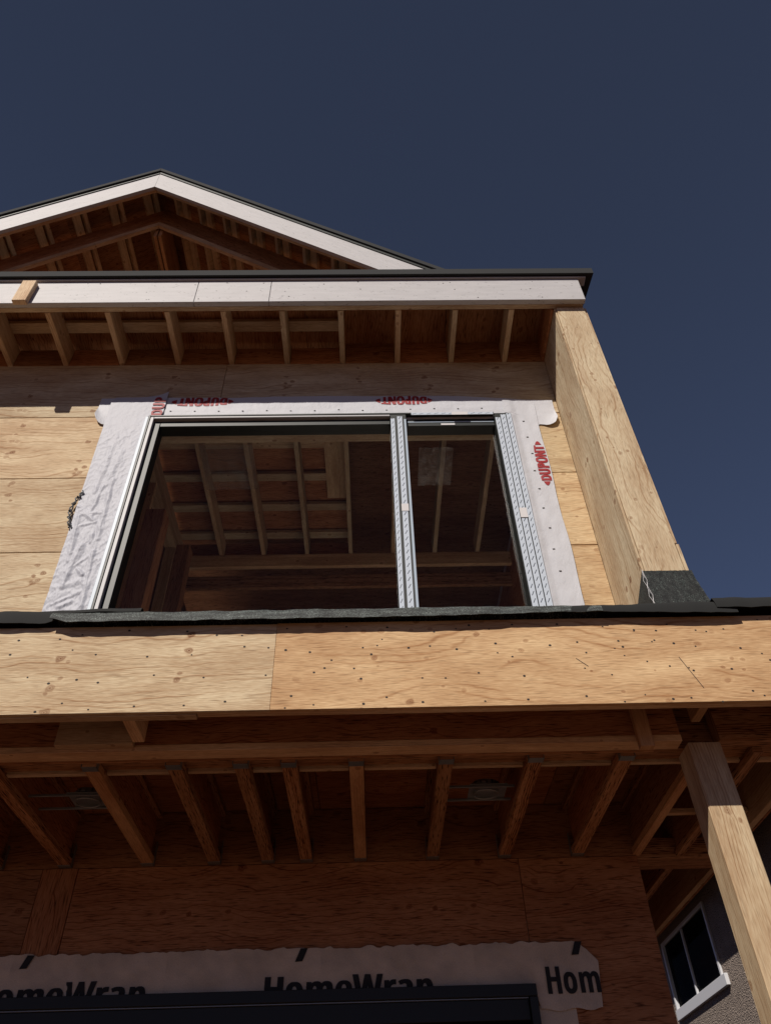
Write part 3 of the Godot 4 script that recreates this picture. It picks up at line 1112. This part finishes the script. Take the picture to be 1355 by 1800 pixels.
func build_wraps() -> void:
	var n1 := fnl(201, 2.2, 3)
	var n2 := fnl(202, 9.0, 2)
	var nl := fnl(203, 1.6, 1)
	var nc := fnl(204, 5.0, 4, FastNoiseLite.TYPE_SIMPLEX)
	nc.fractal_type = FastNoiseLite.FRACTAL_RIDGED
	# --- strip above the window
	var top := thing("flashing_wrap", "long white building wrap strip with red lettering stapled above the upper window", "building wrap", Vector3.ZERO, "white wrap strips round the upper window")
	var ztop := func(x: float, y: float) -> float:
		return -3.302 + 0.003 * n1.get_noise_2d(x, y * 2.0) + 0.0025 * n2.get_noise_2d(x * 0.6 + y * 1.5, y * 2.5)
	var f_top := func(u: float, v: float) -> Vector3:
		var x := lerpf(-1.855, 1.30, u)
		var yt := 5.824 - 0.004 * sin(x * 5.0) - 0.065 * smoothstep(0.4, 1.3, x)
		var yb := 5.56
		if x < -1.66:
			yb = 5.535 + 0.10 * pow(clampf((-1.76 - x) / 0.095, 0.0, 1.0), 3.0)
		if x > 1.14:
			yb = 5.486 + 0.008 * sin(x * 60.0) + 0.06 * pow(clampf((x - 1.26) / 0.04, 0.0, 1.0), 3.0)
		elif x > 1.0:
			yb = 5.53
		var y := lerpf(yt, yb, v)
		var curl := 0.022 * smoothstep(1.18, 1.3, x) * smoothstep(0.55, 1.0, v) + 0.02 * smoothstep(-1.74, -1.85, x) * smoothstep(0.5, 1.0, v)
		return Vector3(x, y, ztop.call(x, y) + curl)
	var s := Shape.new()
	s.sheet(f_top, 150, 14, Vector3(0, 0, -0.0012), Vector2(3.1, 0.27))
	put(s, "sheet", mats.smooth_wrap[0], top)
	var ink := func(x: float, y: float) -> float: return ztop.call(x, y) + 0.0022
	oval_mark(top, "DUPONT", Vector2(-1.145, 5.775), Vector2(-1, 0), Vector2(0, -1), 0.43, 0.095, ink)
	oval_mark(top, "DUPONT", Vector2(0.26, 5.768), Vector2(-1, 0), Vector2(0, -1), 0.40, 0.095, ink)
	var st := Shape.new()
	for k in 15:
		var x := -1.35 + k * 0.165
		var y := 5.668 + rng.randf_range(-0.006, 0.006)
		st.box(Vector3(x - 0.006, y - 0.003, ink.call(x, y) - 0.001), Vector3(x + 0.006, y + 0.003, ink.call(x, y) + 0.001), 0, 0.0003, Vector2.ZERO)
	put(st, "staples", mats.nail[0], top).set_meta("kind", "stuff")
	# --- puckered strip down one side
	var left := thing("flashing_wrap", "glossy puckered white wrap strip running down beside the window's fixed pane", "building wrap", Vector3.ZERO, "white wrap strips round the upper window")
	var creases := []      # tented folds: start, run, height, half width
	for k in 9:
		creases.append([Vector2(rng.randf_range(-1.74, -1.52), rng.randf_range(4.3, 5.45)), Vector2(rng.randf_range(-0.05, 0.05), -rng.randf_range(0.2, 0.55)), rng.randf_range(0.004, 0.009), rng.randf_range(0.014, 0.035)])
	for k in 12:
		creases.append([Vector2(rng.randf_range(-1.72, -1.55), rng.randf_range(3.85, 4.75)), Vector2(rng.randf_range(-0.16, 0.16), rng.randf_range(-0.12, 0.12)), rng.randf_range(0.004, 0.009), rng.randf_range(0.012, 0.03)])
	var zleft := func(x: float, y: float) -> float:
		var e := smoothstep(5.55, 5.4, y)
		var fold := 0.0
		for c in creases:
			var a: Vector2 = c[0]
			var ab: Vector2 = c[1]
			var t := clampf((Vector2(x, y) - a).dot(ab) / ab.length_squared(), 0.0, 1.0)
			var d := (Vector2(x, y) - a - ab * t).length() + 0.006 * nl.get_noise_2d(x * 9.0, y * 5.0)
			fold = maxf(fold, c[2] * (1.0 - absf(d) / c[3]))
		var low := 0.45 + 0.55 * smoothstep(5.0, 4.3, y)
		var c1 := nc.get_noise_2d(x * 1.5 + y * 0.35, y * 0.75 - x * 0.5)
		var c2 := nc.get_noise_2d(x * 2.2 - y * 1.2 + 30.0, y * 1.4 + x * 1.6)
		return -3.296 + (0.35 + 0.65 * e) * (fold + 0.0042 * low * c1 + 0.0018 * c2)
	var f_left := func(u: float, v: float) -> Vector3:
		var y := lerpf(5.82, 3.72, v)
		var xl := lerpf(-1.752, -1.800, smoothstep(0.0, 0.05, v)) if v < 0.02 else lerpf(-1.775, -1.735, v)
		var xr := -1.498
		if y > 5.60:
			xr = lerpf(-1.498, -1.395, smoothstep(5.60, 5.64, y))
		var x := lerpf(xl, xr, u)
		var yy := y + (0.065 * pow(u, 5.0) * smoothstep(5.70, 5.82, y))
		return Vector3(x, yy, zleft.call(x, yy) + 0.004)
	s = Shape.new()
	s.sheet(f_left, 64, 360, Vector3(0, 0, -0.0012), Vector2(0.3, 2.1))
	put(s, "sheet", mats.white_wrap[0], left)
	var ink2 := func(x: float, y: float) -> float: return zleft.call(x, y) + 0.0085
	oval_mark(left, "DUP", Vector2(-1.437, 5.715), Vector2(0.0, 1), Vector2(-1, 0.0), 0.25, 0.085, ink2, false)
	# --- smooth strip down the other side
	var right := thing("flashing_wrap", "smooth white wrap strip with upright red lettering beside the wing wall", "building wrap", Vector3.ZERO, "white wrap strips round the upper window")
	var zright := func(x: float, y: float) -> float:
		return -3.297 + 0.004 * n1.get_noise_2d(x * 1.5 + 5.0, y) + 0.002 * n2.get_noise_2d(x + 9.0, y * 0.6) + 0.008 * smoothstep(1.03, 0.985, x)
	var f_right := func(u: float, v: float) -> Vector3:
		var y := lerpf(5.745, 3.72, v)
		var xl := 0.9865
		if y > 5.60:
			xl = lerpf(0.9865, 0.945, smoothstep(5.60, 5.61, y))
		var xr := 1.163 + 0.004 * sin(y * 9.0)
		var x := lerpf(xl, xr, u)
		return Vector3(x, y, zright.call(x, y))
	s = Shape.new()
	s.sheet(f_right, 20, 150, Vector3(0, 0, -0.0012), Vector2(0.2, 2.0))
	put(s, "sheet", mats.smooth_wrap[0], right)
	var ink3 := func(x: float, y: float) -> float: return zright.call(x, y) + 0.0022
	oval_mark(right, "DUPONT", Vector2(1.121, 5.10), Vector2(0.0, 1), Vector2(-1, 0.0), 0.42, 0.078, ink3)
	st = Shape.new()
	for k in 9:
		var y := 5.52 - k * 0.165
		var x := 1.065 + rng.randf_range(-0.006, 0.006)
		st.box(Vector3(x - 0.007, y - 0.003, ink3.call(x, y) - 0.001), Vector3(x + 0.007, y + 0.003, ink3.call(x, y) + 0.001), 0, 0.0003, Vector2.ZERO)
	put(st, "staples", mats.nail[0], right).set_meta("kind", "stuff")
	# --- house wrap over the lower window, bounce light in its tan
	var low := thing("house_wrap", "wrinkled house wrap tinted tan by painted bounce light with black lettering above the lower window", "house wrap")
	var zlow := func(x: float, y: float) -> float:
		return LOW_Z + 0.012 + 0.007 * n1.get_noise_2d(x * 1.3 + y * 2.0, y * 1.6 - x) + 0.004 * absf(n2.get_noise_2d(x * 0.5 + y * 0.6, y))
	var jag := fnl(210, 14.0, 2)
	var f_low := func(u: float, v: float) -> Vector3:
		var x := lerpf(-2.6, 1.135, u)
		var yt := 2.604 + 0.010 * jag.get_noise_1d(x) + 0.006 * fposmod(x * 4.7, 1.0) - 0.09 * pow(clampf((x - 1.04) / 0.095, 0.0, 1.0), 1.5)
		var yb := 2.395
		if x > 0.80:
			yb = 2.31 + 0.006 * sin(x * 40.0)
		var y := lerpf(yt, yb, v)
		return Vector3(x - 0.02 * smoothstep(1.05, 1.135, x) * v, y, zlow.call(x, y))
	s = Shape.new()
	s.sheet(f_low, 220, 16, Vector3(0, 0, -0.0012), Vector2(3.7, 0.25))
	put(s, "sheet", mats.tinted_wrap[0], low)
	var f_low2 := func(u: float, v: float) -> Vector3:
		var x := lerpf(0.79, 0.985, u)
		var y := lerpf(2.33, 0.9, v)
		return Vector3(x, y, LOW_Z + 0.004 + 0.004 * n1.get_noise_2d(x, y))
	s = Shape.new()
	s.sheet(f_low2, 10, 60, Vector3(0, 0, -0.0012), Vector2(0.2, 1.4))
	put(s, "sheet", mats.tinted_wrap[0], low)
	var ink4 := func(x: float, y: float) -> float: return zlow.call(x, y) + 0.004
	for x in [-1.96, -0.542]:
		var place := func(q: Vector2) -> Vector3:
			var p: Vector2 = Vector2(x + q.x * 0.83, 2.333 + q.y * 0.150)
			return Vector3(p.x, p.y, ink4.call(p.x, p.y))
		print_on(low, "lettering", "HomeWrap", mats.black_ink[0], place, 0.004)
	var place2 := func(q: Vector2) -> Vector3:
		var p: Vector2 = Vector2(0.860 + q.x * 0.262, 2.375 + q.y * 0.120)
		return Vector3(p.x, p.y, ink4.call(p.x, p.y))
	print_on(low, "lettering", "Hom", mats.black_ink[0], place2, 0.006)
	for x in [-1.78, -0.40, 1.005]:
		var bar := Shape.new()
		var q := []
		for c in [[0.0, 2.545], [0.037, 2.547], [0.062, 2.606], [0.026, 2.606]]:
			q.append(Vector3(x + c[0], c[1], ink4.call(x + c[0], c[1]) + 0.001))
		var zero := func(_p: Vector3, _n: Vector3) -> Vector2: return Vector2.ZERO
		bar.face(q, q[0] - Vector3(0, 0, 1), zero)
		put(bar, "lettering", mats.black_ink[0], low)


# =====================================================================
# roofing membrane along the band
# =====================================================================
func membrane(label: String, key: String, x0: float, x1: float, lift: float, front: float, top: Callable, bottom: Callable, sd: int) -> void:
	var o := thing("roofing_membrane", label, "roofing membrane", Vector3.ZERO, "roofing membrane strips along the porch roof edge")
	var n := fnl(sd, 3.0, 3)
	var f := func(u: float, v: float) -> Vector3:
		var x := lerpf(x0, x1, u)
		var yt: float = top.call(x) + 0.004 * n.get_noise_2d(x * 2.0, 3.0)
		var yb: float = bottom.call(x) + 0.004 * n.get_noise_2d(x * 3.0, 40.0)
		var wave := 0.007 * n.get_noise_2d(x * 1.3, 90.0)
		if v < 0.5:      # lying on the deck
			var t := v / 0.5
			return Vector3(x, lerpf(3.452 + lift, yt, smoothstep(0.35, 1.0, t)), lerpf(-3.26, front - 0.012 + wave, t))
		var t2 := (v - 0.5) / 0.5      # turned down over the edge
		return Vector3(x, lerpf(yt, yb, t2), front + wave - 0.012 * pow(1.0 - t2, 3.0) + 0.006 * t2)
	var s := Shape.new()
	s.sheet(f, int((x1 - x0) * 40.0), 28, Vector3(0, -0.001, -0.0025), Vector2((x1 - x0), 0.65))
	put(s, "sheet", mats[key][0], o)


func build_membranes() -> void:
	membrane("smooth black membrane strip at the pale end of the plywood band", "felt", -2.9, -1.0, 0.010, -2.712,
		func(x: float) -> float: return lerpf(3.546, 3.556, clampf((x + 1.7) / 0.7, 0.0, 1.0)),
		func(x: float) -> float: return 3.474 + 0.05 * smoothstep(-1.40, -1.30, x), 301)
	membrane("grey speckled mineral membrane strip under the upper window", "granules", -1.38, 1.02, 0.004, -2.698,
		func(x: float) -> float: return 3.524,
		func(x: float) -> float: return 3.466 + 0.012 * smoothstep(0.2, 0.9, x) + 0.02 * smoothstep(-1.30, -1.38, x), 302)
	membrane("smooth black membrane strip in front of the wing wall", "felt", 0.86, 1.62, 0.014, -2.704,
		func(x: float) -> float: return 3.523 + 0.012 * smoothstep(0.9, 1.5, x),
		func(x: float) -> float: return 3.478 - 0.012 * smoothstep(1.0, 1.5, x), 303)
	membrane("smooth black membrane strip past the wing wall with a raised end", "felt", 1.53, 2.35, 0.02, -2.702,
		func(x: float) -> float: return 3.555,
		func(x: float) -> float: return 3.492, 304)
	# flashing round the foot of the wing wall
	var o := thing("corner_flashing", "black mineral membrane flared round the foot of the wing wall", "flashing")
	var n := fnl(310, 9.0, 2)
	var f := func(u: float, v: float) -> Vector3:
		# u runs down the side face, round the corner and over the front
		var y := lerpf(3.83, 3.47, v)
		var flare := 0.075 * pow(v, 1.3)
		var p: Vector3
		if u < 0.35:
			var t := u / 0.35
			p = Vector3(1.322 - flare * 0.35, y - 0.10 * (1.0 - t) * (1.0 - v), lerpf(-3.05, -2.852 + flare, t))
		else:
			var t := (u - 0.35) / 0.65
			p = Vector3(lerpf(1.322 - flare * 0.35, 1.566 + flare * 0.3, t), y, -2.852 + flare)
		return p + Vector3(0, 0, 0.004 * n.get_noise_2d(u * 3.0, v * 2.0))
	var s := Shape.new()
	s.sheet(f, 40, 16, Vector3(0.0012, 0, -0.002), Vector2(0.6, 0.45))
	put(s, "sheet", mats.dark_granules[0], o)
	var torn := Shape.new()
	for q in [[0.0, 0.010], [0.006, -0.006], [-0.005, 0.002]]:
		var path := []
		for k in 9:
			var v := k / 8.0
			path.append(Vector3(1.318 - 0.026 * v + q[0] + 0.005 * sin(k * 2.1 + q[1] * 400.0), 3.82 - 0.3 * v, -2.838 + 0.075 * pow(v, 1.3) + q[1]))
		torn.tube(path, 0.0008, 5)
	put(torn, "frayed_edge", mats.paper_label[0], o)


# =====================================================================
# small things
# =====================================================================
func build_small_things() -> void:
	var b := thing("wood_block", "short pale wood offcut fixed upright on the white fascia", "wood block", Vector3(-2.372, 6.352, -2.78))
	piece(b, "offcut", "pale_lumber", 1, -0.048, 0.048, -0.132, 0.133, -0.0185, 0.022, 0.003)
	# metal fixture boxes on bars between the porch joists
	for a in [[-1.645, -1.268, "metal fixture box on bars near the pale end of the band", -1.38], [0.366, 0.692, "metal fixture box on bars near the orange plywood band", 0.56]]:
		var t := thing("fixture_box", a[2], "fixture box", Vector3(a[0], 3.09, -3.66), "fixture boxes between the porch joists")
		var w: float = a[1] - a[0]
		var cx: float = a[3] - a[0]
		piece(t, "bar", "steel", 0, 0, w, 0.0, 0.012, 0.072, 0.080, 0.001)
		piece(t, "bar", "steel", 0, 0, w, 0.0, 0.012, -0.080, -0.072, 0.001)
		piece(t, "plate", "steel", 0, cx - 0.085, cx + 0.10, 0.013, 0.016, -0.085, 0.085, 0.001)
		var s := Shape.new()
		var ring := []
		for k in 17:
			var an := TAU * k / 16.0
			ring.append(Vector3(cx + 0.06 * cos(an), 0.0, 0.055 * sin(an)))
		s.tube(ring, 0.005, 6)
		var sh := []
		for k in 17:
			var an := TAU * k / 16.0
			sh.append(Vector3(cx + 0.058 * cos(an), 0.035, 0.053 * sin(an)))
		s.tube(sh, 0.02, 6)
		put(s, "box", mats.steel[0], t)
	# torn cord and scrap hanging at the edge of the wrap
	var c := thing("tangled_cord", "dark tangled cord hanging at the edge of the puckered wrap strip", "cord", Vector3(-1.77, 4.78, -3.285))
	var cs := Shape.new()
	for q in 2:
		var path := []
		for k in 34:
			var t := k / 33.0
			path.append(Vector3(0.025 - 0.035 * sin(t * PI) + 0.009 * sin(t * 40.0 + q * PI), 0.09 - 0.30 * t + 0.01 * cos(t * 33.0), 0.008 * cos(t * 40.0 + q * PI)))
		cs.tube(path, 0.004, 6)
	put(cs, "strand", mats.cord[0], c)
	# clear plastic hanging under the ceiling
	var n := fnl(401, 7.0, 2)
	for a in [[-1.36, -0.93, 6.20, -4.05, -4.50, "wrinkled clear plastic scrap stapled under the strapped ceiling joists"], [0.42, 0.70, 6.20, -4.1, -4.48, "wrinkled clear plastic scrap stapled under the dark ceiling bay"]]:
		var t := thing("plastic_scrap", a[5], "plastic sheet", Vector3.ZERO, "plastic scraps under the ceiling")
		var f := func(u: float, v: float) -> Vector3:
			var x := lerpf(a[0], a[1], u)
			var z := lerpf(a[3], a[4], v)
			return Vector3(x, a[2] - 0.02 - 0.02 * absf(n.get_noise_2d(x, z)) - 0.05 * v * v, z)
		var s := Shape.new()
		s.sheet(f, 16, 14, Vector3(0, 0.0008, 0), Vector2(0.4, 0.4))
		put(s, "sheet", mats.plastic[0], t)
